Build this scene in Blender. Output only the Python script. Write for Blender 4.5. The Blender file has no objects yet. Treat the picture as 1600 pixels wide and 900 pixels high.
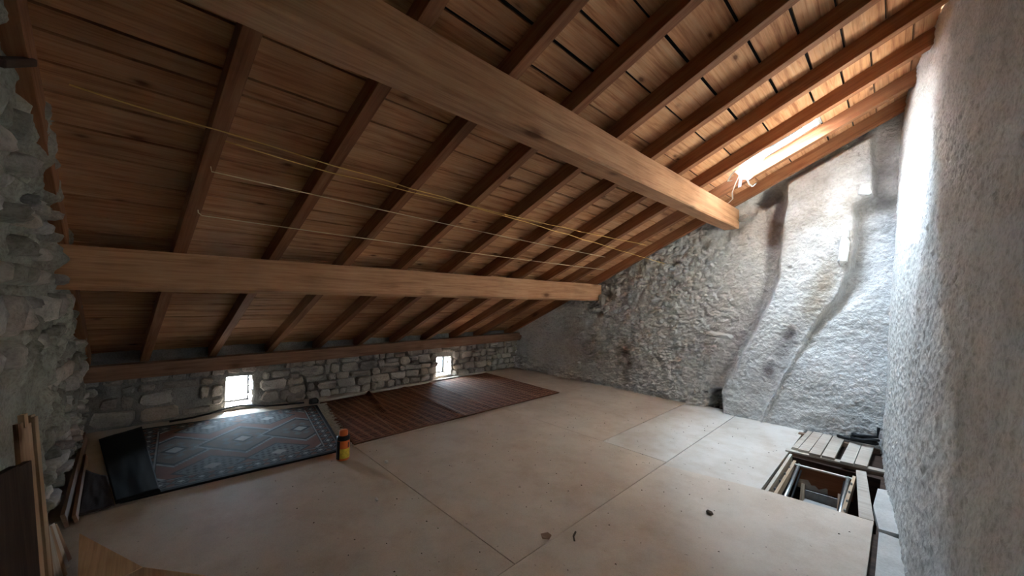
import bpy, bmesh, math, random
import numpy as np
from mathutils import Matrix, Vector

C = bpy.context.scene.collection
SC = bpy.context.scene
rng = random.Random(7)
nrg = np.random.RandomState(11)

# ------------------------------------------------------------------ camera
F = 590.0
a_ = np.array([600., 30., F]); b_ = np.array([-580., 2., F])
a_ /= np.linalg.norm(a_); b_ /= np.linalg.norm(b_)
AX = -b_; AY = a_ - AX * (AX @ a_); AY /= np.linalg.norm(AY); AZ = np.cross(AX, AY)
W = np.array([AX, AY, AZ])
cam = bpy.data.cameras.new('camera'); camo = bpy.data.objects.new('camera', cam); C.objects.link(camo)
r, d, f = W[:, 0], W[:, 1], W[:, 2]
camo.matrix_world = Matrix(((r[0], -d[0], -f[0], 0), (r[1], -d[1], -f[1], 0), (r[2], -d[2], -f[2], 1.5), (0, 0, 0, 1)))
cam.sensor_width = 36; cam.lens = F / 1600 * 36; cam.clip_start = .01
SC.camera = camo

# ------------------------------------------------------------------ world and exposure
world = bpy.data.worlds.new('sky'); SC.world = world; world.use_nodes = True
bg = world.node_tree.nodes['Background']
bg.inputs['Color'].default_value = (.66, .82, 1.0, 1); bg.inputs['Strength'].default_value = 13
SC.view_settings.view_transform = 'Standard'; SC.view_settings.look = 'None'
SC.view_settings.gamma = 1; SC.view_settings.use_curve_mapping = False
SC.view_settings.exposure = 3.65
sun = bpy.data.lights.new('sun', 'SUN'); sun.energy = 32; sun.angle = .012; sun.color = (1., .93, .82)
suno = bpy.data.objects.new('sun', sun); C.objects.link(suno)
suno.rotation_euler = Vector((1., -.22, -.84)).to_track_quat('-Z', 'Y').to_euler()
SC.cycles.max_bounces = 12; SC.cycles.diffuse_bounces = 8
SC.cycles.sample_clamp_indirect = 12


def portal(loc, nrm, up, sx, sy):
    l = bpy.data.lights.new('daylight_portal', 'AREA'); l.shape = 'RECTANGLE'; l.size = sx; l.size_y = sy
    l.cycles.is_portal = True
    o = bpy.data.objects.new('daylight_portal', l); C.objects.link(o)
    z = -Vector(nrm).normalized(); y = Vector(up).normalized(); x = y.cross(z).normalized(); y = z.cross(x)
    o.matrix_world = Matrix(((x.x, y.x, z.x, loc[0]), (x.y, y.y, z.y, loc[1]), (x.z, y.z, z.z, loc[2]), (0, 0, 0, 1)))


# ------------------------------------------------------------------ node helpers
def newmat(name):
    m = bpy.data.materials.new(name); m.use_nodes = True
    nt = m.node_tree; b = nt.nodes['Principled BSDF']
    b.inputs['Specular IOR Level'].default_value = .25
    return m, nt, b


def N(nt, t, **kw):
    n = nt.nodes.new(t)
    for k, v in kw.items():
        if k[0] == '_': setattr(n, k[1:], v)
        else: n.inputs[k.replace('__', ' ')].default_value = v
    return n


def L(nt, a, b): nt.links.new(a, b)


def ramp(nt, src, stops):
    n = nt.nodes.new('ShaderNodeValToRGB'); e = n.color_ramp.elements
    while len(e) < len(stops): e.new(.5)
    for q, (p, c) in zip(e, stops):
        q.position = p; q.color = (*c, 1) if len(c) == 3 else c
    L(nt, src, n.inputs['Fac']); return n.outputs['Color']


def mix(nt, fac, a, b, mode='MIX'):
    n = nt.nodes.new('ShaderNodeMix'); n.data_type = 'RGBA'; n.blend_type = mode
    for s, v in ((n.inputs[0], fac), (n.inputs[6], a), (n.inputs[7], b)):
        if isinstance(v, (int, float)): s.default_value = v
        elif isinstance(v, tuple): s.default_value = (*v, 1)
        else: L(nt, v, s)
    return n.outputs[2]


def math_(nt, op, a, b=None, clamp=False):
    n = nt.nodes.new('ShaderNodeMath'); n.operation = op; n.use_clamp = clamp
    for i, v in enumerate((a, b)):
        if v is None: continue
        if isinstance(v, (int, float)): n.inputs[i].default_value = v
        else: L(nt, v, n.inputs[i])
    return n.outputs[0]


def bump(nt, b, h, strength, dist=.01):
    n = N(nt, 'ShaderNodeBump', Strength=strength, Distance=dist); L(nt, h, n.inputs['Height']); L(nt, n.outputs[0], b.inputs['Normal'])


def objcoord(nt, scale=(1, 1, 1), rand=0.):
    t = nt.nodes.new('ShaderNodeTexCoord'); v = t.outputs['Object']
    if rand:
        oi = nt.nodes.new('ShaderNodeObjectInfo'); m = math_(nt, 'MULTIPLY', oi.outputs['Random'], rand)
        a = nt.nodes.new('ShaderNodeVectorMath'); a.operation = 'ADD'; L(nt, v, a.inputs[0]); L(nt, m, a.inputs[1]); v = a.outputs[0]
    mp = N(nt, 'ShaderNodeMapping', Scale=scale); L(nt, v, mp.inputs['Vector'])
    return mp.outputs[0]


def noise(nt, vec, scale, detail=4, rough=.55, dist=0.):
    n = N(nt, 'ShaderNodeTexNoise', Scale=scale, Detail=detail, Roughness=rough, Distortion=dist); L(nt, vec, n.inputs['Vector']); return n.outputs['Fac']


def wood(name, light, mid, dark, knot=(.10, .035, .012), var=.35, knots=True, rough=.75, kscale=2.6):
    m, nt, b = newmat(name)
    v = objcoord(nt, (1.1, 16, 16), 37.)
    g = noise(nt, v, 1.6, 5, .6, .6)
    col = ramp(nt, g, [(.28, dark), (.48, mid), (.72, light)])
    v2 = objcoord(nt, (2.5, 110, 110), 37.)
    fine = noise(nt, v2, 1.0, 3, .6)
    col = mix(nt, .5, col, ramp(nt, fine, [(.3, (.62, .55, .5)), (.6, (1, 1, 1))]), 'MULTIPLY')
    v3 = objcoord(nt, (1, 1, 1), 11.)
    bl = noise(nt, v3, 2.2, 3)
    col = mix(nt, .55, col, ramp(nt, bl, [(.3, (.66, .58, .52)), (.65, (1, 1, 1))]), 'MULTIPLY')
    if knots:
        v4 = objcoord(nt, (1.0, 2.1, 2.1), 23.)
        vo = N(nt, 'ShaderNodeTexVoronoi', Scale=kscale, Randomness=1.); L(nt, v4, vo.inputs['Vector'])
        dn = math_(nt, 'ADD', vo.outputs['Distance'], math_(nt, 'MULTIPLY', math_(nt, 'SUBTRACT', g, .5), .12))
        k = ramp(nt, dn, [(.05, (1, 1, 1)), (.10, (.35, .35, .35)), (.17, (0, 0, 0))])
        col = mix(nt, math_(nt, 'MULTIPLY', k, .85), col, knot)
    oi = nt.nodes.new('ShaderNodeObjectInfo')
    col = mix(nt, var, col, ramp(nt, oi.outputs['Random'], [(0, (.62, .55, .50)), (.4, (1, .92, .85)), (.8, (1, 1, 1)), (1, (.85, .8, .78))]), 'MULTIPLY')
    L(nt, col, b.inputs['Base Color']); b.inputs['Roughness'].default_value = rough
    bump(nt, b, math_(nt, 'ADD', g, math_(nt, 'MULTIPLY', fine, .5)), .25, .004)
    return m


M = {}
M['plank'] = wood('pine_boards', (.76, .47, .28), (.68, .365, .185), (.36, .14, .06), var=.5)
M['rafter'] = wood('rafter_pine', (.42, .205, .105), (.35, .155, .075), (.23, .092, .042), var=.25, kscale=1.4)
M['beam'] = wood('beam_pine', (.62, .37, .21), (.54, .295, .16), (.37, .185, .095), var=.15, kscale=1.2)
M['plate'] = wood('wall_plate_wood', (.36, .22, .15), (.28, .155, .10), (.19, .10, .065), var=.2, kscale=1.5)
M['paleboard'] = wood('pale_boards', (.66, .62, .56), (.58, .53, .47), (.46, .40, .35), var=.2, knots=False)
M['slat'] = wood('light_slats', (.55, .40, .27), (.45, .30, .19), (.30, .18, .11), var=.5)
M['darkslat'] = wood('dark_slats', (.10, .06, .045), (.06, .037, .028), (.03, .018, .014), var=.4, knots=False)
M['plywood'] = wood('plywood', (.78, .50, .27), (.70, .43, .22), (.58, .35, .17), var=.1, knots=False)
M['redboard'] = wood('brown_painted_board', (.36, .145, .07), (.31, .12, .055), (.24, .085, .04), var=.1, knots=False)
M['joist'] = wood('joist_wood', (.36, .25, .19), (.28, .18, .13), (.17, .10, .075), var=.1, kscale=3.)
M['ladderwood'] = wood('ladder_wood', (.62, .50, .38), (.54, .41, .30), (.40, .28, .19), var=.2, knots=False)


def plaster(name, base, dirt, bscale=1., attr=False, bs=.5, rand=0., speck=.5, bdist=.012):
    m, nt, b = newmat(name)
    v = objcoord(nt, (1, 1, 1), rand)
    big = noise(nt, v, 2.3 * bscale, 5, .6)
    fine = noise(nt, v, 34 * bscale, 6, .65)
    med = noise(nt, v, 11 * bscale, 5, .6)
    col = ramp(nt, big, [(.32, dirt), (.58, base)])
    if attr:
        at = nt.nodes.new('ShaderNodeVertexColor'); at.layer_name = 'Col'
        col = mix(nt, .45, col, base); col = mix(nt, 1., col, at.outputs['Color'], 'MULTIPLY')
    col = mix(nt, speck, col, ramp(nt, fine, [(.34, (.5, .48, .46)), (.56, (1, 1, 1))]), 'MULTIPLY')
    if rand:
        oi = nt.nodes.new('ShaderNodeObjectInfo')
        col = mix(nt, .9, col, ramp(nt, oi.outputs['Random'], [(0, (.55, .54, .55)), (.35, (.95, .86, .78)), (.7, (.8, .8, .82)), (1, (1.05, 1, .95))]), 'MULTIPLY')
    L(nt, col, b.inputs['Base Color']); b.inputs['Roughness'].default_value = .92
    bump(nt, b, math_(nt, 'ADD', fine, math_(nt, 'MULTIPLY', med, 1.6)), bs, bdist)
    return m


M['gable'] = plaster('roughcast_plaster', (.70, .69, .68), (.56, .55, .55), attr=True, bs=.9, speck=.4, bdist=.024)
M['rightwall'] = plaster('grey_render', (.60, .59, .57), (.42, .41, .395), 1.3, attr=True, bs=.5, speck=.6, bdist=.01)
M['leftwall'] = plaster('lime_mortar', (.40, .385, .33), (.24, .23, .20), 1.6, attr=True, bs=.8, speck=.6)
M['mortar'] = plaster('mortar', (.33, .32, .30), (.20, .195, .185), 2., attr=True, bs=.8, speck=.6)
M['stone'] = plaster('field_stone', (.50, .465, .43), (.33, .31, .29), 1.6, bs=.7, rand=19., speck=.45)
M['lump'] = plaster('mortar_lump', (.34, .33, .285), (.22, .21, .18), 1.6, bs=.8, speck=.5)
M['ledge'] = plaster('dusty_filler', (.58, .57, .55), (.46, .45, .43), 2., bs=.25, speck=.3, bdist=.004)


def chipboard(name, base, dirt):
    m, nt, b = newmat(name)
    v = objcoord(nt, (1, 1, 1), 17.)
    big = noise(nt, v, 1.5, 5, .6)
    col = ramp(nt, big, [(.32, dirt), (.6, base)])
    chips = noise(nt, objcoord(nt, (1, 2.2, 1), 5.), 130, 3, .6)
    col = mix(nt, .35, col, ramp(nt, chips, [(.3, (.6, .55, .5)), (.6, (1, 1, 1))]), 'MULTIPLY')
    sp = noise(nt, v, 26, 2, .5)
    col = mix(nt, math_(nt, 'MULTIPLY', ramp(nt, sp, [(.71, (0, 0, 0)), (.76, (1, 1, 1))]), .5), col, (.13, .09, .065))
    wv = noise(nt, v, 5, 4, .65)
    col = mix(nt, .6, col, ramp(nt, wv, [(.3, (.80, .74, .68)), (.55, (1, 1, 1))]), 'MULTIPLY')
    L(nt, col, b.inputs['Base Color']); b.inputs['Roughness'].default_value = .7
    bump(nt, b, chips, .08, .002)
    return m


M['chip'] = chipboard('chipboard', (.64, .555, .48), (.55, .455, .38))
M['chipwhite'] = chipboard('pale_chipboard', (.70, .665, .63), (.57, .52, .47))  # paler, less yellow tone than the main chipboard


def flat(name, col, rough=.6, metal=0., nz=.2, sc=30):
    m, nt, b = newmat(name)
    v = objcoord(nt, (1, 1, 1), 3.)
    n = noise(nt, v, sc, 4)
    c = mix(nt, nz * 2, col, ramp(nt, n, [(.3, (.45, .45, .45)), (.65, (1.1, 1.1, 1.1))]), 'MULTIPLY')
    L(nt, c, b.inputs['Base Color']); b.inputs['Roughness'].default_value = rough; b.inputs['Metallic'].default_value = metal
    return m


M['dark'] = flat('roofing_felt', (.012, .010, .009), .95)
M['black'] = flat('black_plastic', (.012, .012, .014), .5)
M['blacksheet'] = flat('black_sheet', (.010, .009, .010), .95)
M['brownmat'] = flat('dark_brown_mat', (.045, .030, .028), .95, nz=.3, sc=60)
M['orange'] = flat('orange_plastic', (.75, .17, .04), .4, nz=.1)
M['yellow'] = flat('yellow_label', (.80, .62, .07), .5, nz=.3, sc=40)
M['metal'] = flat('galvanised_steel', (.42, .44, .46), .35, .9)
M['whitepaint'] = flat('white_paint', (.75, .74, .70), .5)
M['greypaint'] = flat('grey_paint', (.40, .40, .40), .6)
M['string'] = flat('yellow_string', (.95, .66, .22), .8, nz=.05)
M['palestring'] = flat('pale_string', (.95, .84, .55), .8, nz=.05)
M['chipbits'] = flat('dark_crumbs', (.08, .055, .04), .9)
M['pebble'] = flat('white_pebble', (.75, .73, .70), .8)
M['fringe'] = flat('rug_fringe', (.42, .36, .29), .95, nz=.3)
M['ground'] = plaster('pale_gravel', (.62, .60, .56), (.45, .45, .42), 1., bs=.3)


def glass():
    m = bpy.data.materials.new('window_glass'); m.use_nodes = True; nt = m.node_tree
    for n in list(nt.nodes): nt.nodes.remove(n)
    o = nt.nodes.new('ShaderNodeOutputMaterial'); t = N(nt, 'ShaderNodeBsdfTransparent', Color=(.93, .96, .96, 1))
    g = N(nt, 'ShaderNodeBsdfGlossy', Roughness=.02); fr = N(nt, 'ShaderNodeFresnel', IOR=1.45)
    mx = nt.nodes.new('ShaderNodeMixShader'); L(nt, fr.outputs[0], mx.inputs[0]); L(nt, t.outputs[0], mx.inputs[1]); L(nt, g.outputs[0], mx.inputs[2])
    L(nt, mx.outputs[0], o.inputs[0]); return m


M['glass'] = glass()


def film():
    m = bpy.data.materials.new('plastic_film'); m.use_nodes = True; nt = m.node_tree
    for n in list(nt.nodes): nt.nodes.remove(n)
    o = nt.nodes.new('ShaderNodeOutputMaterial'); t = N(nt, 'ShaderNodeBsdfTransparent')
    g = N(nt, 'ShaderNodeBsdfTranslucent', Color=(.75, .82, .95, 1)); d2 = N(nt, 'ShaderNodeBsdfDiffuse', Color=(.7, .75, .85, 1))
    m1 = N(nt, 'ShaderNodeMixShader', Fac=.5); L(nt, g.outputs[0], m1.inputs[1]); L(nt, d2.outputs[0], m1.inputs[2])
    m2 = N(nt, 'ShaderNodeMixShader', Fac=.6); L(nt, t.outputs[0], m2.inputs[1]); L(nt, m1.outputs[0], m2.inputs[2])
    L(nt, m2.outputs[0], o.inputs[0]); return m


M['film'] = film()


# ------------------------------------------------------------------ object helpers
def link(name, me, parent=None, loc=None, mat=None, mw=None):
    o = bpy.data.objects.new(name, me); C.objects.link(o)
    if mat is not None:
        if not me.materials: me.materials.append(mat)
    if parent is not None:
        o.parent = parent; o.matrix_parent_inverse = Matrix.Translation(parent.location).inverted()
    if mw is not None: o.matrix_basis = mw
    elif loc is not None: o.location = loc
    return o


def tag(o, label, cat, group=None):
    o['label'] = label; o['category'] = cat
    if group: o['group'] = group
    return o


def struct(o): o['kind'] = 'structure'; return o


def thing(name, label, cat, loc=(0, 0, 0), group=None):
    o = bpy.data.objects.new(name, None); o.empty_display_size = .1; o.location = loc; C.objects.link(o)
    return tag(o, label, cat, group)


def boxmesh(lx, ly, lz, bev=0., jit=0.):
    bm = bmesh.new(); bmesh.ops.create_cube(bm, size=1.)
    for v in bm.verts:
        v.co = Vector((v.co.x * lx, v.co.y * ly, v.co.z * lz))
        if jit: v.co += Vector((0, rng.uniform(-jit, jit), rng.uniform(-jit, jit) * .6))
    if bev: bmesh.ops.bevel(bm, geom=list(bm.edges), offset=bev, segments=1, affect='EDGES', profile=.5)
    me = bpy.data.meshes.new('box'); bm.to_mesh(me); bm.free(); return me


def frame_mw(center, xdir, zdir):
    x = Vector(xdir).normalized(); z = Vector(zdir); z = (z - x * z.dot(x)).normalized(); y = z.cross(x)
    return Matrix(((x.x, y.x, z.x, center[0]), (x.y, y.y, z.y, center[1]), (x.z, y.z, z.z, center[2]), (0, 0, 0, 1)))


def bar(name, p0, p1, w, h, mat, parent=None, up=(0, 0, 1), bev=0., jit=0.):
    """Box whose length (local X) runs p0..p1 on its centre line; w across, h along up."""
    p0 = Vector(p0); p1 = Vector(p1)
    return link(name, boxmesh((p1 - p0).length, w, h, bev, jit), parent, mat=mat, mw=frame_mw((p0 + p1) / 2, p1 - p0, up))


def box(name, lo, hi, mat, parent=None, bev=0., along='x'):
    c = [(lo[i] + hi[i]) / 2 for i in range(3)]; s = [hi[i] - lo[i] for i in range(3)]
    if along == 'y': return link(name, boxmesh(s[1], s[0], s[2], bev), parent, mat=mat, mw=frame_mw(c, (0, 1, 0), (0, 0, 1)))
    if along == 'z': return link(name, boxmesh(s[2], s[1], s[0], bev), parent, mat=mat, mw=frame_mw(c, (0, 0, 1), (-1, 0, 0)))
    return link(name, boxmesh(s[0], s[1], s[2], bev), parent, mat=mat, loc=c)


def pydata(name, vs, fs, mat, parent=None, center=True, smooth=False, col=None):
    vs = np.asarray(vs, float); c = vs.mean(0) if center else np.zeros(3)
    me = bpy.data.meshes.new(name); me.from_pydata([tuple(v) for v in (vs - c)], [], fs); me.update()
    if smooth: me.polygons.foreach_set('use_smooth', [True] * len(me.polygons))
    if col is not None:
        at = me.color_attributes.new('Col', 'FLOAT_COLOR', 'POINT'); at.data.foreach_set('color', np.asarray(col, np.float32).ravel())
    return link(name, me, parent, loc=tuple(c), mat=mat)


def tube(name, pts, rad, mat, parent=None, n=6):
    pts = [Vector(p) for p in pts]; vs = []; fs = []
    for i, p in enumerate(pts):
        t = (pts[min(i + 1, len(pts) - 1)] - pts[max(i - 1, 0)]).normalized()
        u = t.cross(Vector((0.13, .2, 1))).normalized(); w = t.cross(u)
        rr = rad[i] if isinstance(rad, (list, tuple)) else rad
        for k in range(n):
            a = 2 * math.pi * k / n; vs.append(p + (u * math.cos(a) + w * math.sin(a)) * rr)
    for i in range(len(pts) - 1):
        for k in range(n):
            fs.append((i * n + k, i * n + (k + 1) % n, (i + 1) * n + (k + 1) % n, (i + 1) * n + k))
    fs.append(tuple(range(n))[::-1]); fs.append(tuple((len(pts) - 1) * n + k for k in range(n)))
    return pydata(name, vs, fs, mat, parent, smooth=True)


def slab(name, poly, z0, z1, mat, parent=None, inset=.004):
    """Flat plate from a polygon in (x,y)."""
    n = len(poly); vs = [(x, y, z0) for x, y in poly] + [(x, y, z1) for x, y in poly]
    fs = [tuple(range(n))[::-1], tuple(range(n, 2 * n))] + [(i, (i + 1) % n, n + (i + 1) % n, n + i) for i in range(n)]
    return pydata(name, vs, fs, mat, parent)


def hashn(ix, iy, seed):
    h = (ix.astype(np.int64) * 374761393 + iy.astype(np.int64) * 668265263 + seed * 974634541) & 0xffffffff
    h = ((h ^ (h >> 13)) * 1274126177) & 0xffffffff
    return ((h ^ (h >> 16)) & 0xffff) / 65535.


def vn(u, v, s):
    iu = np.floor(u); iv = np.floor(v); fu = u - iu; fv = v - iv
    fu = fu * fu * (3 - 2 * fu); fv = fv * fv * (3 - 2 * fv); iu = iu.astype(int); iv = iv.astype(int)
    a = hashn(iu, iv, s); b = hashn(iu + 1, iv, s); c = hashn(iu, iv + 1, s); d = hashn(iu + 1, iv + 1, s)
    return (a * (1 - fu) + b * fu) * (1 - fv) + (c * (1 - fu) + d * fu) * fv - .5


def fb(u, v, s, oct=4, g=.5):
    t = 0; a = 1.
    for k in range(oct):
        c, sn = math.cos(.6 * k), math.sin(.6 * k)
        t = t + a * vn((u * c - v * sn) * 2 ** k, (u * sn + v * c) * 2 ** k, s + k); a *= g
    return t


def sm(x): x = np.clip(x, 0, 1); return x * x * (3 - 2 * x)


def gridwall(name, U, V, front, back, hole, mat, col=None):
    """Solid wall: front(U,V)->xyz displaced face, back(U,V)->xyz, hole(uc,vc)->bool cells left open (their reveals are built)."""
    nu, nv = U.shape
    fr = np.stack(front, -1).reshape(-1, 3); bk = np.stack(back, -1).reshape(-1, 3)
    idx = np.arange(nu * nv).reshape(nu, nv); off = nu * nv
    uc = (U[:-1, :-1] + U[1:, 1:]) / 2; vc = (V[:-1, :-1] + V[1:, 1:]) / 2
    m = ~hole(uc, vc); ii, jj = np.nonzero(m)
    q = np.stack([idx[ii, jj], idx[ii + 1, jj], idx[ii + 1, jj + 1], idx[ii, jj + 1]], 1)
    M_ = np.pad(m, 1); ed = []
    for di, dj, a, b in ((0, 1, 3, 0), (2, 1, 1, 2), (1, 0, 0, 1), (1, 2, 2, 3)):
        k = ~M_[ii + di, jj + dj]; ed.append(np.stack([q[k, b], q[k, a], q[k, a] + off, q[k, b] + off], 1))
    fs = np.concatenate([q, q[:, ::-1] + off] + ed)
    me = bpy.data.meshes.new(name)
    vs = np.concatenate([fr, bk]).astype(np.float32); fa = np.asarray(fs, np.int32)
    me.vertices.add(len(vs)); me.vertices.foreach_set('co', vs.ravel())
    me.loops.add(fa.size); me.loops.foreach_set('vertex_index', fa.ravel())
    me.polygons.add(len(fa)); me.polygons.foreach_set('loop_start', np.arange(0, fa.size, 4, dtype=np.int32))
    me.update(calc_edges=True); me.validate()
    me.polygons.foreach_set('use_smooth', [k < len(ii) for k in range(len(me.polygons))])
    if col is not None:
        c = np.ones((len(vs), 4), np.float32); c[:off, :3] = col.reshape(-1, 3); c[off:, :3] = col.reshape(-1, 3)
        at = me.color_attributes.new('Col', 'FLOAT_COLOR', 'POINT'); at.data.foreach_set('color', c.ravel())
    o = link(name, me, mat=mat)
    # consistent outward normals
    bm = bmesh.new(); bm.from_mesh(me); bmesh.ops.recalc_face_normals(bm, faces=bm.faces); bm.to_mesh(me); bm.free()
    return struct(o)


# ------------------------------------------------------------------ roof plane
SL, C0 = .488, 3.585
CO = 1 / math.hypot(1, SL); SI = SL * CO
SDIR = Vector((CO, 0, SI)); NRM = Vector((-SI, 0, CO))


def rp(x, y, h):            # point at plan position (x,y), h above the rafters' underside (measured square to the slope)
    return Vector((x, y, SL * x + C0 + h / CO))


def zroof(x): return SL * x + C0


# ------------------------------------------------------------------ far gable wall with the leaning flue
def gx(zs, pts):
    zz = [p[1] for p in pts]; xx = [p[0] for p in pts]; o = np.argsort(zz)
    return np.interp(zs, np.array(zz)[o], np.array(xx)[o])


nx, nv = 500, 280
u = np.linspace(-6.15, .34, nx); tv = np.linspace(0, 1, nv)
X = np.repeat(u[:, None], nv, 1); ZT = zroof(X) + .16; Z = -.12 + tv[None, :] * (ZT + .12)
LE = [(-1.0, 3.4), (-1.0, 3.03), (-1.04, 2.4), (-1.07, 1.88), (-1.20, 1.45), (-1.39, 1.02), (-1.60, .55), (-1.735, .27), (-1.70, 0.0), (-1.70, -.2)]
RE = [(-.19, 3.6), (-.19, 2.74), (-.345, 2.66), (-.36, 1.97), (-.50, 1.62), (-.762, 1.16), (-1.066, .44), (-1.24, 0.), (-1.3, -.2)]
wob = .025 * fb(X * 5, Z * 5, 3)
xl = gx(Z, LE) + wob; xr = gx(Z, RE) + wob * 1.4
D = .17 + .02 * fb(X * 2, Z * 2, 9)
flL = sm((X - xl) / .06); flR = 1 - sm((X - xr) / .05)
flue = D * flL * flR * sm((zroof(X) - Z - .02) / .10)
vw = .035 + .42 * np.clip((Z - 1.0) / 1.0, 0, 1)
right = D * sm((X - xr) / vw) * (.55 + .45 * sm((1.1 - Z) / .5)) * sm((2.5 - Z) / 1.1)
ridge = 0
valley = -.05 * np.exp(-((X - xl + .10) / .10) ** 2) * sm((2.7 - Z) / .3)
hole1 = -.30 * sm((X + 1.86 + .25 * Z + .22 * fb(X * 9, Z * 9, 55)) / .06) * (1 - sm((X - xl - .01) / .03)) * (1 - sm((Z - .24 + .3 * np.abs(X + 1.75)) / .07))
cav = -.34 * np.exp(-(((X + 1.20 + .05 * fb(X * 8, Z * 8, 5)) / .17) ** 2 + ((Z - 2.93 - .35 * (X + 1.2)) / .13) ** 2) ** 2)
soot = -.14 * np.exp(-(((X + 1.07) / .05) ** 2 + ((Z - 2.62) / .25) ** 2) ** 1.5)
hole2 = -.12 * np.exp(-(((X + 3.74) / .10) ** 2 + ((Z - 1.27) / .05) ** 2) ** 2)
hole3 = -.10 * np.exp(-(((X + 3.55) / .07) ** 2 + ((Z - 1.62) / .10) ** 2) ** 2)
holes = 0
for hx, hz, hr in ((-2.33, 1.26, .022), (-2.10, .72, .03), (-2.62, 1.9, .02), (-.93, 1.95, .02), (-2.9, .55, .02)):
    holes = holes - .05 * np.exp(-(((X - hx) / hr) ** 2 + ((Z - hz) / hr) ** 2))
lump = .05 * fb(X * 1.1, Z * 1.1, 21, 3)
rl = 1 - .6 * sm((X + 2.6) / 1.5)
cast = (np.abs(fb(X * 13, Z * 15, 31, 3)) * .10 * rl + .065 * np.abs(fb(X * 23, Z * 25, 41, 3)) + .03 * np.abs(vn(X * 45, Z * 45, 43))) * (.22 + .95 * rl ** 2) + .05 * fb(X * 8, Z * 9, 37, 2) * rl
cav_rub = .10 * sm(1 - np.abs((Z - zroof(X) + .25) / .25)) * vn(X * 7, Z * 9, 77) * (X < -.95)
Y = 5.90 - (flue + right + ridge + valley + hole1 + cav + soot + hole2 + hole3 + holes + lump + cast * .75 + cav_rub)
col = np.ones(X.shape + (3,))


def stain_shade(cx, cz, sx, sz, amt, c, sk=0.):
    dx = X - cx - sk * (Z - cz)
    w = amt * np.exp(-((dx / sx) ** 2 + ((Z - cz) / sz) ** 2)) * (.55 + 1.3 * np.clip(fb(X * 6, Z * 6, 61) + .3, 0, 1))
    w = np.clip(w, 0, 1)[..., None]
    col[:] = col * (1 - w) + np.array(c) * col * w


stain_shade(-3.2, .45, .14, .4, .75, (.48, .36, .30))
stain_shade(-3.9, .7, .75, .55, .55, (.66, .62, .60))
stain_shade(-.93, 1.08, .10, .2, .9, (.28, .25, .27), .35)
stain_shade(-1.12, .66, .08, .12, .8, (.34, .30, .30), .3)
stain_shade(-.75, 1.45, .16, .45, .7, (.62, .54, .44), .6)
stain_shade(-.62, 2.6, .5, .75, .9, (.66, .61, .56))  # beige soot tone, painted darker still to tame the overlit flue top
stain_shade(-.05, 2.6, .22, .7, .8, (.6, .6, .62))  # grey shade painted into the overlit recess right of the flue
stain_shade(-1.14, 2.5, .10, .4, .8, (.45, .35, .30))
stain_shade(-1.35, 2.45, .22, .3, .4, (.85, .68, .54))
stain_shade(-1.62, .9, .16, .6, .5, (.62, .56, .62), .45)
stain_shade(-1.35, .25, .12, .4, .55, (.62, .58, .55), .4)
stain_shade(-.55, 2.0, .12, .6, .6, (.75, .68, .6), .2)
stain_shade(-3.5, 1.6, .25, .2, .6, (.55, .47, .42))
gable = gridwall('wall_far', X, Z, (X, Y, Z), (X, np.full_like(X, 6.45), Z), lambda a, b: np.zeros(a.shape, bool), M['gable'], col)

# ------------------------------------------------------------------ right wall (grey render) with one slightly leaning
yy = np.concatenate([np.linspace(-.75, .75, 40), np.linspace(.76, 6.3, 540)]); ny, nv = len(yy), 330
YY = np.repeat(yy[:, None], nv, 1)
TV = np.repeat(np.linspace(0, 1, nv)[None, :], ny, 0)
xb0 = .2 - .055 * YY
ZT = zroof(xb0 + .455 - .045 * YY) + .165; ZZ = -.12 + TV * (ZT + .12)
near = sm((YY - .6) / 2.)
rdisp = .02 * fb(YY * 1.3, ZZ * 1.3, 5, 3) * (.3 + .7 * near) + .016 * np.clip(fb(YY * 16, ZZ * 26, 8, 3) - .1, 0, 1) + .011 * np.clip(fb(YY * 30, ZZ * 42, 12, 2), -.2, 1) * near + .004 * vn(YY * 48, ZZ * 48, 13)
BASE = xb0 + ZZ / 3.65 * (.455 - .045 * YY) + .035 * np.exp(-((YY - 4.35) / .5) ** 2) * sm((ZZ - 1.3) / .8); XX = BASE - rdisp
rcol = np.ones(YY.shape + (3,)); w = np.clip(fb(YY * 2.2, ZZ * 1.1, 91, 5) * 1.6 + .15, 0, 1)[..., None]
rcol = rcol * (1 - .45 * w) + np.array((.66, .65, .62)) * .45 * w


gridwall('wall_right', YY, ZZ, (XX, YY, ZZ), (BASE + .35, YY, ZZ), lambda a, b: np.zeros(a.shape, bool), M['rightwall'], rcol)

# ------------------------------------------------------------------ left wall (near gable, rough mortared rubble)
nx, nv = 360, 200
u = np.linspace(-6.15, .75, nx); X = np.repeat(u[:, None], nv, 1); TV = np.repeat(np.linspace(0, 1, nv)[None, :], nx, 0)
Z = -.12 + TV * (zroof(X) + .16 + .12)
ld = .035 + (1 - .8 * sm((X + 3.5) / .3) * sm((1.15 - Z) / .2)) * (-.03 + .06 * fb(X * 2.6, Z * 2.6, 15, 4) + .09 * np.abs(fb(X * 6, Z * 6, 18, 3)) + .045 * fb(X * 15, Z * 15, 28, 3))
Y = -.42 + ld * np.where(X > -1.2, .3, 1.)
w = np.clip(fb(X * 3, Z * 3, 71, 4) * 1.5 + .4, 0, 1)[..., None]
lcol = np.ones(X.shape + (3,)) * (1 - .5 * w) + np.array((.55, .54, .50)) * .5 * w
wall_left = gridwall('wall_left', X, Z, (X, Y, Z), (X, np.full_like(X, -.9), Z), lambda a, b: np.zeros(a.shape, bool), M['leftwall'], lcol)


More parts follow.
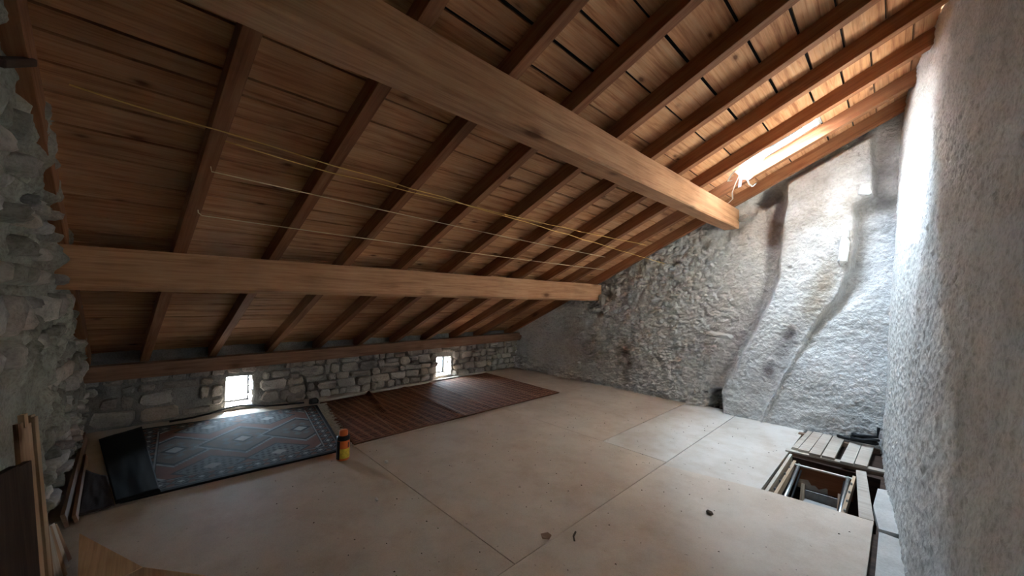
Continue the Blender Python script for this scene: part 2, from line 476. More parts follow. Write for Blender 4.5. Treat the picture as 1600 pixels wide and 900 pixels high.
# ------------------------------------------------------------------ stones
def stone_part(parent, poly, o, U, V, Nn, depth, prot, name='stone', mat=None, smooth=False):
    """poly: outline in (u,v); prism swelling out of the wall along Nn."""
    n = len(poly); cu = sum(p[0] for p in poly) / n; cv = sum(p[1] for p in poly) / n
    vs = []; fs = []

    def P(a, b, h): return Vector(o) + Vector(U) * a + Vector(V) * b + Vector(Nn) * h
    tl = (rng.uniform(-.25, .25), rng.uniform(-.25, .25))
    for k, (ins, h) in enumerate(((1., -depth), (1., prot * .35), (.90, prot * .85), (.55, prot))):
        for (a, b) in poly:
            da, db = (a - cu) * ins, (b - cv) * ins
            hh = h + (tl[0] * da + tl[1] * db + rng.uniform(-.1, .1) * prot if k > 1 else 0)
            vs.append(P(cu + da, cv + db, hh))
    for k in range(3):
        for i in range(n): fs.append((k * n + i, k * n + (i + 1) % n, (k + 1) * n + (i + 1) % n, (k + 1) * n + i))
    fs.append(tuple(3 * n + i for i in range(n)))
    return pydata(name, vs, fs, mat or M['stone'], parent, smooth=smooth)


def rubble(u0, u1, v0, v1, holes, hrow, wmin, wmax, joint, skip=0.):
    """Random coursed rubble: returns list of outlines in (u,v)."""
    out = []; v = v0; row = 0
    while v < v1 - .035:
        h = min(rng.uniform(*hrow), v1 - v)
        if v1 - v - h < .05: h = v1 - v
        uu = u0 + rng.uniform(-.1, 0)
        while uu < u1:
            w = rng.uniform(wmin, wmax) * (1 if rng.random() < .75 else .55)
            a, b = uu, uu + w; uu = b
            subs = [(a, b, v, v + h)]
            if h > .13 and w < .3 and rng.random() < .35:
                q = v + h * rng.uniform(.4, .6); subs = [(a, b, v, q), (a, b, q, v + h)]
            for (p, q, r0, r1) in subs:
                bad = False
                for (ha, hb, hc, hd) in holes:
                    if q > ha and p < hb and r1 > hc + .01 and r0 < hd - .01:
                        if p < ha - .07: q = ha
                        elif q > hb + .07: p = hb
                        else: bad = True
                if bad or q < u0 + .04 or rng.random() < skip: continue
                p += joint / 2; q -= joint / 2; r0_, r1_ = r0 + joint / 2, r1 - joint / 2
                if q - p < .04 or r1_ - r0_ < .025: continue
                hh = r1_ - r0_; ww = q - p; j = .16
                pts = []
                c = min(hh, ww) * .22
                for (x, y) in ((p + c, r0_), ((p + q) / 2, r0_), (q - c, r0_), (q, r0_ + c), (q, r1_ - c), (q - c * 1.2, r1_), (p + c * 1.1, r1_), (p, r1_ - c), (p, r0_ + c)):
                    pts.append((x + rng.uniform(-j, j) * min(hh, ww) * .7, y + rng.uniform(-j, j) * hh * .8))
                out.append(pts)
        v += h; row += 1
    return out


# ------------------------------------------------------------------ back wall (low eaves wall, window_1 and window_2)
XE = -5.86
W1 = (.80, 1.085, .055, .425); W2 = (3.885, 4.21, .045, .385)
nyb, nvb = 330, 42
yy = np.linspace(-.75, 6.3, nyb); vv = np.linspace(-.12, .86, nvb)
for wq in (W1, W2):
    for e in wq[:2]: yy[np.abs(yy - e).argmin()] = e
    for e in wq[2:]: vv[np.abs(vv - e).argmin()] = e
YY, ZZ = np.meshgrid(yy, vv, indexing='ij')
cover = sm((2.3 - YY) / 1.2)
bd = .05 * fb(YY * 3, ZZ * 4, 44, 4) + .03 * np.abs(fb(YY * 9, ZZ * 10, 47, 3)) + .02 * fb(YY * 22, ZZ * 22, 51, 2)
bd = bd + cover * .022
XX = XE - .012 + bd * .8 - .14 * sm((ZZ - .66) / .05)
w = np.clip(fb(YY * 3, ZZ * 5, 81, 4) * 1.5 + .35, 0, 1)[..., None]
bcol = np.ones(YY.shape + (3,)) * (1 - .45 * w) + np.array((.6, .6, .62)) * .45 * w


def bhole(a, b):
    h = np.zeros(a.shape, bool)
    for (p, q, r0, r1) in (W1, W2): h |= (a > p) & (a < q) & (b > r0) & (b < r1)
    return h


wall_back = gridwall('wall_back', YY, ZZ, (XX, YY, ZZ), (np.full_like(YY, XE - .34), YY, ZZ), bhole, M['mortar'], bcol)
holes = [(w_[0] - .015, w_[1] + .015, w_[2] - .01, w_[3] + .01) for w_ in (W1, W2)]
for pts in rubble(1.55, 5.8, .0, .60, holes, (.08, .17), .11, .32, .010):
    stone_part(wall_back, pts, (XE, 0, 0), (0, 1, 0), (0, 0, 1), (1, 0, 0), .06, rng.uniform(.04, .095))
for pts in rubble(-.38, 1.6, .03, .56, holes, (.10, .18), .14, .38, .025, .28):
    stone_part(wall_back, pts, (XE, 0, 0), (0, 1, 0), (0, 0, 1), (1, 0, 0), .05, rng.uniform(.04, .065))
for wq in (W1, W2):     # jamb stones in the far reveal of each little window
    z = wq[2] + .01; k = 0
    while z < wq[3] - .04:
        h = min(rng.uniform(.06, .1), wq[3] - z); x0 = XE - .24; 
        while x0 < XE - .03:
            ln = min(rng.uniform(.08, .16), XE + .01 - x0)
            stone_part(wall_back, [(x0 + .004, z + .004), (x0 + ln - .004, z + .004 + rng.uniform(0, .01)), (x0 + ln - .006, z + h - .006), (x0 + .006, z + h - .004)], (0, wq[1] + .004, 0), (1, 0, 0), (0, 0, 1), (0, -1, 0), .0, .014)
            x0 += ln
        z += h

# rounded mortared stones in the left wall
for pts in rubble(-5.75, -2.1, .05, 2.7, [], (.10, .20), .10, .32, .05, .35):
    cu = sum(p[0] for p in pts) / len(pts); cv = sum(p[1] for p in pts) / len(pts)
    if cv > zroof(cu) - .12 or (cu > -3.45 and cv < 1.15): continue
    stone_part(wall_left, pts, (0, -.42, 0), (1, 0, 0), (0, 0, 1), (0, 1, 0), .06, rng.uniform(.05, .10), mat=M['stone'] if rng.random() < .6 else M['lump'], smooth=True)

# protruding flat stones in the far wall
def loose_stone(name, c, s, parent, rot=0., mat=None, seed=0):
    bm = bmesh.new(); bmesh.ops.create_icosphere(bm, subdivisions=2, radius=1); rr = random.Random(seed)
    for v in bm.verts:
        k = 1 + rr.uniform(-.16, .16); v.co = Vector((math.copysign(abs(v.co.x) ** .7, v.co.x) * s[0] * k, math.copysign(abs(v.co.y) ** .7, v.co.y) * s[1] * k, math.copysign(abs(v.co.z) ** .6, v.co.z) * s[2] * k))
    me = bpy.data.meshes.new(name); bm.to_mesh(me); bm.free()
    return link(name, me, parent, mat=mat or M['stone'], mw=Matrix.Translation(c) @ Matrix.Rotation(rot, 4, 'Y'))


loose_stone('stone', (-1.71, 5.68, 1.06), (.15, .16, .035), gable, .12, M['ledge'], 4)
loose_stone('stone', (-.42, 5.72, 2.12), (.045, .06, .16), gable, .08, M['ledge'], 5)
loose_stone('stone', (-.40, 5.74, 2.34), (.03, .05, .08), gable, .0, M['ledge'], 6)
loose_stone('stone', (-.24, 5.70, 2.80), (.06, .06, .07), gable, .0, M['ledge'], 8)
loose_stone('stone', (-1.44, 5.80, 2.66), (.07, .08, .035), gable, -.4, None, 9)
loose_stone('stone', (-3.62, 5.78, 1.50), (.05, .08, .10), gable, .2, None, 12)

# ------------------------------------------------------------------ windows
def window_x(name, x, y0, y1, z0, z1, fw, mat, depth=.03):
    e = bpy.data.objects.new(name, None); C.objects.link(e); e.location = (x, (y0 + y1) / 2, z0); struct(e)
    box('frame_side', (x - depth / 2, y0, z0), (x + depth / 2, y0 + fw, z1), mat, e)
    box('frame_side', (x - depth / 2, y1 - fw, z0), (x + depth / 2, y1, z1), mat, e)
    box('frame_rail', (x - depth / 2, y0 + fw, z0), (x + depth / 2, y1 - fw, z0 + fw), mat, e)
    box('frame_rail', (x - depth / 2, y0 + fw, z1 - fw), (x + depth / 2, y1 - fw, z1), mat, e)
    box('pane', (x - .002, y0 + fw, z0 + fw), (x + .002, y1 - fw, z1 - fw), M['glass'], e)
    return e


window_x('window_1', XE - .25, *W1, .024, M['black'])
window_x('window_2', XE - .28, *W2, .022, M['black'])
portal((XE - .35, (W1[0] + W1[1]) / 2, .24), (1, 0, 0), (0, 0, 1), .30, .38)
portal((XE - .35, (W2[0] + W2[1]) / 2, .215), (1, 0, 0), (0, 0, 1), .34, .36)

# ------------------------------------------------------------------ roof: underlay slab, planks, rafters
SKX = (-1.27, -.56); SKY = (4.632, 5.15)
ceil_me = bmesh.new()


def addslab(bm, x0, x1, y0, y1, h0, h1):
    vs = [bm.verts.new(rp(x, y, h)) for h in (h0, h1) for (x, y) in ((x0, y0), (x1, y0), (x1, y1), (x0, y1))]
    for q in ((3, 2, 1, 0), (4, 5, 6, 7), (0, 1, 5, 4), (1, 2, 6, 5), (2, 3, 7, 6), (3, 0, 4, 7)): bm.faces.new([vs[k] for k in q])


HB = .13
for (x0, x1, y0, y1) in ((-6.5, 1.3, -.95, SKY[0]), (-6.5, 1.3, SKY[1], 6.6), (-6.5, SKX[0], SKY[0], SKY[1]), (SKX[1], 1.3, SKY[0], SKY[1])):
    addslab(ceil_me, x0, x1, y0, y1, HB + .035, HB + .085)
me = bpy.data.meshes.new('ceiling'); ceil_me.to_mesh(me); ceil_me.free()
ceiling = struct(link('ceiling', me, mat=M['dark']))


def plank(x0, x1, y0, y1):
    g = .0068 if x1 < -1.55 else .0075
    g *= rng.uniform(.5, 1.4)
    x0 += g; x1 -= g
    t = rng.uniform(.020, .024); off = rng.uniform(-.003, .003)
    c = rp((x0 + x1) / 2, (y0 + y1) / 2, HB + .024 / 2 + off)
    link('plank', boxmesh(y1 - y0 - .003, (x1 - x0) / CO, t, 0, .0015), ceiling, mat=M['plank'], mw=frame_mw(c, (0, 1, 0), NRM))


def YL(i, x): return .16 + .602 * (i - 1) + .062 * (x + 3.72)


def edges_low(seed):
    r2 = random.Random(seed); e = [-1.60]
    while e[-1] > -6.0: e.append(e[-1] - r2.choice((.15, .165, .175, .19, .20, .12)))
    return e[::-1]


LOW2 = [-3.774, -3.578, -3.348, -3.228, -3.042, -2.883, -2.706, -2.522, -2.33, -2.16, -2.0, -1.83, -1.60]
LOW1 = [-3.79, -3.628, -3.44, -3.248, -3.08, -2.912, -2.732, -2.576, -2.436, -2.326, -2.1, -1.95, -1.78, -1.60]


def tail(e, seed):
    r2 = random.Random(seed); q = [e[0]]
    while q[-1] > -6.0: q.append(q[-1] - r2.choice((.15, .14, .17, .12, .10)))
    return q[::-1][:-1] + e


segs = [(-.60, .80, tail(LOW1, 1) + [-1.43, -1.247, -1.05, -.86, -.66, -.45, -.25, -.05, .15, .36, .60, .85, 1.1]),
        (.80, 2.004, tail(LOW2, 2) + [-1.43, -1.247, -1.05, -.86, -.66, -.45, -.25, -.05, .15, .36, .60, .85, 1.1]),
        (2.004, 3.81, tail(edges_low(5)[-13:], 3) + [-1.32, -1.045, -.74, -.50, -.29, -.05, .20, .45, .70, .95]),
        (3.81, 6.05, tail(edges_low(9)[-14:], 4) + [-1.27, -.92, -.56, -.34, -.15, .10, .36, .60, .9])]
for (y0, y1, es) in segs:
    es = sorted(es)
    for k in range(len(es) - 1):
        x0, x1 = es[k], es[k + 1]
        sk = .0
        ya, yb = y0 + .062 * ((x0 + x1) / 2 + 3.72), y1 + .062 * ((x0 + x1) / 2 + 3.72)
        if y0 > 3.7 and x0 >= SKX[0] - .01 and x1 <= SKX[1] + .01:
            plank(x0, x1, ya, SKY[0] - .002); plank(x0, x1, SKY[1] + .002, yb)
        else: plank(x0, x1, ya, yb)

for i in range(0, 11):
    if i == 0: yl = lambda x: -.425
    elif i == 10: yl = lambda x: 5.71 + .01 * (x + 3.7)
    else: yl = lambda x, i=i: YL(i, x)
    x0, x1 = -6.12, .95
    w = .076
    p0 = rp(x0, yl(x0) + w / 2, HB / 2); p1 = rp(x1, yl(x1) + w / 2, HB / 2)
    bar('rafter', p0, p1, w, HB - .002, M['rafter'], ceiling, NRM, .003)

# purlins and wall plate
def beam(name, poly, y0, y1, label, mat):
    """Square-hewn beam of the given (x,z) outline, running along y; its grain runs with local X."""
    n = len(poly); cx = sum(p[0] for p in poly) / n; cz = sum(p[1] for p in poly) / n; ln = y1[0] - y0[0]
    NS = 40; vs = []; fs = []
    for k in range(NS + 1):
        t = k / NS; yl = -ln / 2 + ln * t
        for j, (x, z) in enumerate(poly):
            jx = .006 * (vn(np.array(t * 14.), np.array(j * 3.3), 5)); jz = .006 * (vn(np.array(t * 14.), np.array(j * 3.3), 6))
            vs.append((yl, -(x - cx) + float(jx), z - cz + float(jz)))
    for k in range(NS):
        for j in range(n): fs.append((k * n + j, (k + 1) * n + j, (k + 1) * n + (j + 1) % n, k * n + (j + 1) % n))
    fs.append(tuple(range(n))); fs.append(tuple(NS * n + j for j in range(n))[::-1])
    me = bpy.data.meshes.new(name); me.from_pydata(vs, [], fs); me.update()
    bm = bmesh.new(); bm.from_mesh(me); bmesh.ops.recalc_face_normals(bm, faces=bm.faces); bm.to_mesh(me); bm.free()
    a = Vector((cx + y0[1], y0[0], cz + y0[2])); b = Vector((cx + y1[1], y1[0], cz + y1[2]))
    o = link(name, me, mat=mat, mw=frame_mw((a + b) / 2, b - a, (0, 0, 1)))
    return tag(o, label, 'beam')


beam('purlin', [(-3.725, 1.487), (-3.697, 1.514), (-3.70, 1.772), (-3.715, 1.776), (-3.88, 1.70), (-3.885, 1.487)], (-.46, 0, 0), (5.88, 0, 0),
     'lower squared pine beam running along the roof, just above the low stone wall', M['beam'])
beam('purlin', [(-1.755, 2.532), (-1.585, 2.532), (-1.572, 2.545), (-1.575, 2.795), (-1.60, 2.80), (-1.76, 2.72)], (-.46, -.02, 0), (5.88, .05, .0),
     'upper thick pine beam crossing the roof diagonally overhead towards the skylight', M['beam'])
beam('wall_plate', [(-5.84, .545), (-5.69, .545), (-5.685, .70), (-5.84, .70)], (-.55, 0, -.005), (5.95, 0, .055),
     'thin brown timber lying along the top of the low stone wall under the rafters', M['plate'])

# ------------------------------------------------------------------ skylight (window_3)
e = bpy.data.objects.new('window_3', None); C.objects.link(e); e.location = rp((SKX[0] + SKX[1]) / 2, (SKY[0] + SKY[1]) / 2, HB); struct(e)
for y in (SKY[0] + .014, SKY[1] - .014):
    bar('frame_side', rp(SKX[0], y, .153), rp(SKX[1], y, .153), .028, .045, M['greypaint'], e, NRM)
for x in (SKX[0] + .014, SKX[1] - .014):
    bar('frame_rail', rp(x, SKY[0] + .03, .153), rp(x, SKY[1] - .03, .153), .028, .045, M['greypaint'], e, NRM)
bar('pane', rp(SKX[0], (SKY[0] + SKY[1]) / 2, .172), rp(SKX[1], (SKY[0] + SKY[1]) / 2, .172), SKY[1] - SKY[0], .004, M['glass'], e, NRM)
portal(rp((SKX[0] + SKX[1]) / 2, (SKY[0] + SKY[1]) / 2, .19), -NRM, SDIR, SKY[1] - SKY[0], (SKX[1] - SKX[0]) / CO)

# torn plastic sheet hanging in the skylight's lower end
fl = thing('plastic_sheet', 'torn clear plastic sheet with ragged white tatters hanging at the lower end of the skylight', 'plastic sheet', rp(-1.22, 4.9, .0))
vs = []; fs = []; r2 = random.Random(3)
nu_, nv_ = 8, 7
for i in range(nu_):
    for j in range(nv_):
        x = -1.25 + .30 * i / (nu_ - 1); y = 4.66 + .46 * j / (nv_ - 1)
        vs.append(rp(x + r2.uniform(-.01, .01), y, -.015 + .20 * (i / (nu_ - 1)) ** 1.5 + r2.uniform(-.012, .012)))
for i in range(nu_ - 1):
    for j in range(nv_ - 1):
        if i + j < nu_ + 1: fs.append((i * nv_ + j, (i + 1) * nv_ + j, (i + 1) * nv_ + j + 1, i * nv_ + j + 1))
pydata('sheet', vs, fs, M['film'], fl, smooth=True)


def ribbon(pts, w, parent, mat):
    vs = []; fs = []
    for p in pts: vs += [Vector(p) + Vector((w, 0, w * .3)), Vector(p) - Vector((w, 0, w * .3)), Vector(p) - Vector((w, .002, w * .3)), Vector(p) + Vector((w, -.002, w * .3))]
    for i in range(len(pts) - 1):
        for k in range(4): fs.append((i * 4 + k, i * 4 + (k + 1) % 4, i * 4 + 4 + (k + 1) % 4, i * 4 + 4 + k))
    return pydata('tatter', vs, fs, mat, parent)


ribbon([rp(-1.25, 4.84, 0), rp(-1.30, 4.86, -.06), rp(-1.33, 4.85, -.14), rp(-1.33, 4.87, -.20), rp(-1.36, 4.82, -.235)], .007, fl, M['whitepaint'])
ribbon([rp(-1.25, 4.90, .0), rp(-1.27, 4.93, -.05), rp(-1.28, 4.95, -.09)], .018, fl, M['film'])
ribbon([rp(-1.24, 5.08, .01), rp(-1.23, 5.14, -.05), rp(-1.20, 5.17, -.09), rp(-1.17, 5.19, -.07)], .009, fl, M['whitepaint'])
ribbon([rp(-1.25, 4.68, .01), rp(-1.30, 4.67, -.02), rp(-1.33, 4.69, -.05), rp(-1.30, 4.72, -.06)], .010, fl, M['whitepaint'])

# ------------------------------------------------------------------ ground outside, floor
gr = bpy.data.meshes.new('ground'); gr.from_pydata([(-60, -60, -2.6), (60, -60, -2.6), (60, 60, -2.6), (-60, 60, -2.6)], [], [(0, 1, 2, 3)])
struct(link('ground', gr, mat=M['ground']))
bm = bmesh.new()
HX = (-.76, -.10); HY = (3.58, 4.74)


def addbox(bm, lo, hi):
    vs = [bm.verts.new((x, y, z)) for z in (lo[2], hi[2]) for (x, y) in ((lo[0], lo[1]), (hi[0], lo[1]), (hi[0], hi[1]), (lo[0], hi[1]))]
    for q in ((3, 2, 1, 0), (4, 5, 6, 7), (0, 1, 5, 4), (1, 2, 6, 5), (2, 3, 7, 6), (3, 0, 4, 7)): bm.faces.new([vs[k] for k in q])


for lo, hi in (((-6.2, -.9, -.16), (.9, HY[0], -.032)), ((-6.2, HY[1], -.16), (.9, 6.45, -.032)), ((-6.2, HY[0], -.16), (HX[0], HY[1], -.032)), ((HX[1], HY[0], -.16), (.9, HY[1], -.032)),
               # shaft of the hatch and the landing below
               ((HX[0] - .05, 2.5, -2.2), (HX[0], HY[1] + .05, -.16)), ((HX[1], 2.5, -2.2), (HX[1] + .05, HY[1] + .05, -.16)),
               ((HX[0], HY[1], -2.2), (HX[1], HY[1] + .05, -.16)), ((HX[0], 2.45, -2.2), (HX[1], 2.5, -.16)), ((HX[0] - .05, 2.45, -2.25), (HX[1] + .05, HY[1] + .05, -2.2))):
    addbox(bm, lo, hi)
me = bpy.data.meshes.new('floor'); bm.to_mesh(me); bm.free()
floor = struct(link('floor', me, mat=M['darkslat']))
g = .0025


def panel(x0, x1, y0, y1, mat=None, zt=0., g=.0035):
    return slab('floor_panel', [(x0 + g, y0 + g), (x1 - g, y0 + g), (x1 - g, y1 - g), (x0 + g, y1 - g)], zt - .028, zt, mat or M['chip'], floor)


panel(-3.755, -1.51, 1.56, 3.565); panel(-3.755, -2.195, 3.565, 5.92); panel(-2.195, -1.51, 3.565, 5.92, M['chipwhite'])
panel(-3.755, -1.51, -.55, 1.56); panel(-6.0, -3.755, -.55, 1.55); panel(-6.0, -3.755, 1.55, 4.02); panel(-6.0, -3.755, 4.02, 5.96)
slab('floor_panel', [(-1.505, 1.002), (-.135, 1.002), (-.115, 3.70), (-.765, 3.635), (-1.505, 3.47)], -.026, .004, M['chip'], floor)
panel(-1.51, -.125, -.55, 1.0)
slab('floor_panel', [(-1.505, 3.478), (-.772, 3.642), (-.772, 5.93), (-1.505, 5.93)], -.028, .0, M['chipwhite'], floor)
# edge boards along the right wall
slab('edge_board', [(-.095, 1.0), (.13, 1.0), (.055, 3.58), (-.085, 3.60)], -.05, -.012, M['ledge'], floor)
slab('edge_board', [(-.085, 3.60), (.03, 3.62), (.02, 3.85), (-.005, 4.12), (-.048, 4.40), (-.110, 4.38), (-.125, 3.98)], -.045, .006, M['ledge'], floor)
slab('edge_board', [(-.10, -.5), (.30, -.5), (.15, .99), (-.10, .99)], -.05, -.012, M['ledge'], floor)

# hatch surround
bar('joist', (-.80, 4.79, -.125), (-.05, 4.86, -.125), .06, .25, M['joist'], floor)
bar('joist_edge', (-.80, 4.79, .008), (-.05, 4.86, .008), .075, .016, M['paleboard'], floor)
slab('hatch_board', [(-.262, 4.74), (-.195, 4.755), (-.112, 3.72), (-.19, 3.71)], -.03, .0, M['paleboard'], floor)
bar('hatch_board', (-.745, 4.72, -.05), (-.735, 3.62, -.05), .022, .10, M['paleboard'], floor)

# loft ladder folded in the hatch
ld = thing('loft_ladder', 'folding wooden loft ladder with steel rails standing in the open hatch', 'ladder', (-.47, 4.1, -2.2))
b1 = bar('head_board', (-.71, 4.52, -.125), (-.27, 4.54, -.125), .022, .19, M['redboard'], ld); b1['label'] = 'brown painted head board'
bar('head_board_edge', (-.71, 4.52, -.026), (-.27, 4.54, -.026), .026, .012, M['whitepaint'], ld)
r2 = random.Random(5)
vs = [(-.655, 4.508, -.216)]; pts = []
for k in range(15):
    x = -.66 + .36 * k / 14; hgt = (.035 + .03 * r2.random() + (.035 if k < 4 else 0) + (.02 if 9 < k < 12 else -.01)) * (1 if k < 13 else .3)
    pts.append((x, -.222 + max(.004, hgt)))
poly = [(x, -.221) for x, _ in pts]
vs = [(x, 4.5075 + .02 * (x + .7) / .43 - .0005, z) for x, z in poly] + [(x, 4.5075 + .02 * (x + .7) / .43 - .0005, z) for x, z in pts]
vs += [(x, y + .003, z) for x, y, z in vs]
n = len(pts); fs = [(k, k + 1, n + k + 1, n + k) for k in range(n - 1)]
pk = pydata('bare_patch', vs, fs, M['paleboard'], b1)
for x, s in ((-.695, 1), (-.265, -1)):
    bar('side_rail', (x, 4.60, -.05), (x + .015 * s, 3.62, -.045), .022, .07, M['ladderwood'], ld)
    for k in range(4):
        bar('bolt', (x - .004, 4.35 - .2 * k, -.018), (x - .004, 4.35 - .2 * k, .004), .014, .014, M['metal'], ld, (0, 1, 0))
    m_ = tube('metal_rail', [(x + .038 * s, 4.56, -.03), (x + .042 * s, 4.20, -.07), (x + .045 * s, 3.62, -.12)], .014, M['metal'], ld, 8)
    tube('gas_strut', [(x + .06 * s, 4.54, -.06), (x + .062 * s, 4.2, -.12), (x + .065 * s, 3.65, -.22)], .008, M['black'], ld, 8)
    bar('stringer', (x + .085 * s, 4.47, -.17), (x + .085 * s, 3.30, -2.15), .028, .08, M['ladderwood'], ld, (0, 1, .5))
for k in range(7):
    t = .055 + k * .13
    y = 4.47 - 1.17 * t; z = -.17 - 1.98 * t
    tr = box('tread', (-.60, y - .10, z - .02), (-.36, y + .02, z), M['paleboard'] if k else M['greypaint'], ld)
bar('tread_riser', (-.60, 4.46, -.262), (-.36, 4.47, -.262), .012, .10, M['greypaint'], ld)

# six short pale boards beside the hatch
bd = [(-.752, -.705, -.722, -.680, 4.815, 5.58), (-.700, -.615, -.672, -.590, 4.80, 5.60), (-.608, -.523, -.586, -.505, 4.77, 5.60), (-.512, -.418, -.498, -.402, 4.785, 5.59), (-.374, -.281, -.352, -.260, 4.75, 5.54), (-.274, -.190, -.254, -.165, 4.775, 5.54)]
nm = ['narrow leftmost strip of the short pale boards beside the hatch, half under the floor sheet', 'second short pale board from the left beside the hatch, wide and grey', 'third short pale board from the left beside the hatch, its end jutting forward',
      'fourth short pale board from the left beside the hatch, left of the open gap', 'fifth short pale board from the left beside the hatch, right of the open gap', 'rightmost short pale board beside the hatch, nearest the black cable and right wall']
for k, (a, b, c, d_, y0, y1) in enumerate(bd):
    o = slab('short_board', [(a, y0), (b, y0 + .01), (d_, y1), (c, y1)], .018, .042, M['paleboard'])
    tag(o, nm[k], 'board', 'short pale boards laid by the hatch')
box('joist', (-.80, 5.50, -.03), (-.12, 5.56, .016), M['joist'], floor)

# black coiled cable behind the boards
pts = []
for k in range(60):
    a = k / 59 * 2 * math.pi * 2.6
    pts.append((-.25 + .10 * math.cos(a) + .004 * k / 10, 5.49 + .05 * math.sin(a), .075 + .05 * k / 60 + .012 * math.sin(a * 1.7)))
pts = [(-.46, 5.56, .062), (-.40, 5.54, .062), (-.34, 5.52, .065)] + pts + [(-.14, 5.50, .15), (-.13, 5.50, .25)]
tag(tube('cable_coil', pts, .015, M['black'], n=8), 'coil of thick black cable lying in the corner behind the short pale boards', 'cable')

# ------------------------------------------------------------------ rugs
def rugmesh(name, corners, nu, nv, zf, colf, mat, label, cat, thick=.012):
    """corners: A(u0v0) B(u1v0) C(u1v1) D(u0v1) in (x,y). Height and colour functions of (u,v)."""
    A, B, Cc, Dd = [np.array(c) for c in corners]
    U, V = np.meshgrid(np.linspace(0, 1, nu), np.linspace(0, 1, nv), indexing='ij')
    XY = ((1 - U)[..., None] * (1 - V)[..., None] * A + U[..., None] * (1 - V)[..., None] * B + U[..., None] * V[..., None] * Cc + (1 - U)[..., None] * V[..., None] * Dd)
    Zh = zf(U, V) + thick; n = nu * nv
    top = np.concatenate([XY, Zh[..., None]], -1).reshape(-1, 3)
    c = np.ones((n, 4), np.float32); c[:, :3] = colf(U, V).reshape(-1, 3)
    idx = np.arange(n).reshape(nu, nv)
    fs = np.stack([idx[:-1, :-1], idx[1:, :-1], idx[1:, 1:], idx[:-1, 1:]], -1).reshape(-1, 4).tolist()
    ring = list(idx[:, 0]) + list(idx[-1, 1:]) + list(idx[-2::-1, -1]) + list(idx[0, -2:0:-1])
    rb = top[ring].copy(); rb[:, 2] = .0008; base = n
    m = len(ring); vs = np.concatenate([top, rb]); c = np.concatenate([c, c[ring] * .4])
    fs += [(ring[(k + 1) % m], ring[k], base + k, base + (k + 1) % m) for k in range(m)]
    fs.append([base + k for k in range(m)][::-1])
    o = pydata(name, vs, fs, mat, col=c, smooth=True)
    return tag(o, label, cat)


def attrmat(name, sc=220, bs=.6):
    m, nt, b = newmat(name); at = nt.nodes.new('ShaderNodeVertexColor'); at.layer_name = 'Col'
    v = objcoord(nt); n = noise(nt, v, sc, 3); n2 = noise(nt, v, 9, 4)
    c = mix(nt, .6, at.outputs['Color'], ramp(nt, n, [(.3, (.45, .45, .45)), (.65, (1.15, 1.15, 1.15))]), 'MULTIPLY')
    c = mix(nt, .5, c, ramp(nt, n2, [(.3, (.65, .65, .65)), (.65, (1.1, 1.1, 1.1))]), 'MULTIPLY')
    L(nt, c, b.inputs['Base Color']); b.inputs['Roughness'].default_value = .9
    bump(nt, b, n, bs, .004); return m


M['rug'] = attrmat('patterned_pile'); M['carpet'] = attrmat('woven_pile', 300)


def rugcol(U, V):
    # U along the wall (length), V across (width); metres
    x = (U - .5) * 1.95; y = (V - .5) * 1.78
    ed = np.minimum(.975 - np.abs(x), .89 - np.abs(y))
    navy = np.array((.014, .015, .019)); grey = np.array((.165, .165, .17)); red = np.array((.20, .085, .06)); pale = np.array((.42, .41, .40)); tan = np.array((.15, .105, .085))
    out = np.empty(U.shape + (3,)); out[:] = red

    def put(mk, c): out[mk] = c
    cell = lambda q, p: np.abs(((q / p) % 1) - .5) * 2
    # medallions along the length
    for cx in (-.62, 0., .62):
        dd = np.abs(x - cx) / .42 + np.abs(y) / .40
        put(dd < 1.12, grey); put((dd < 1.0), navy); put(dd < .9, tan); put((dd < .62) & (cell(x - cx, .11) + cell(y, .11) < .9), grey); put((dd < .30), navy); put(dd < .2, pale)
        put((np.abs(dd - 1.06) < .04) & (cell(x + y, .05) > .5), pale)
    for cx in (-.31, .31):
        for sy in (-1, 1):
            dd = np.abs(x - cx) / .34 + np.abs(y - sy * .58) / .26
            put(dd < 1., navy); put((dd < .9), grey); put((dd < .8) & (cell(x, .06) + cell(y, .06) < .8), navy); put(dd < .25, pale)
    tri = np.abs(x) / .97 + (.89 - np.abs(y)) / .9
    corner = (np.abs(x) - .97) + (np.abs(y) - .62) * 1.1
    put(corner > -.22, navy); put((corner > -.22) & (cell(x + y, .07) + cell(x - y, .07) < .75), grey); put(np.abs(corner + .22) < .018, pale)
    # borders
    put(ed < .215, navy); put((ed < .205) & (ed > .19), pale * .7)
    along = np.where(.975 - np.abs(x) < .89 - np.abs(y), y, x)
    c1 = cell(along, .16) + np.abs(ed - .125) / .06
    put((c1 < 1.0) & (ed < .19), grey); put((c1 < .72) & (ed < .19), navy); put((c1 < .42) & (ed < .19), pale)
    put((ed < .058) & (ed > .045), grey * .8); put(ed < .035, navy * .6)
    put((ed < .19) & (ed > .06) & (c1 > 1.25) & (cell(along + .08, .16) < .35), red * .8)
    return out


RA, RB, RC, RD = (-3.80, -.05), (-3.71, 1.45), (-5.42, 1.74), (-5.64, .02)


def rugz(U, V):
    return .003 + .004 * (fb(U * 5, V * 5, 3) + .4)


rug = rugmesh('patterned_rug', (RA, RB, RC, RD), 260, 260, rugz, rugcol, M['rug'], 'dark blue-grey rug with diamond medallions lying under the left little window', 'rug')
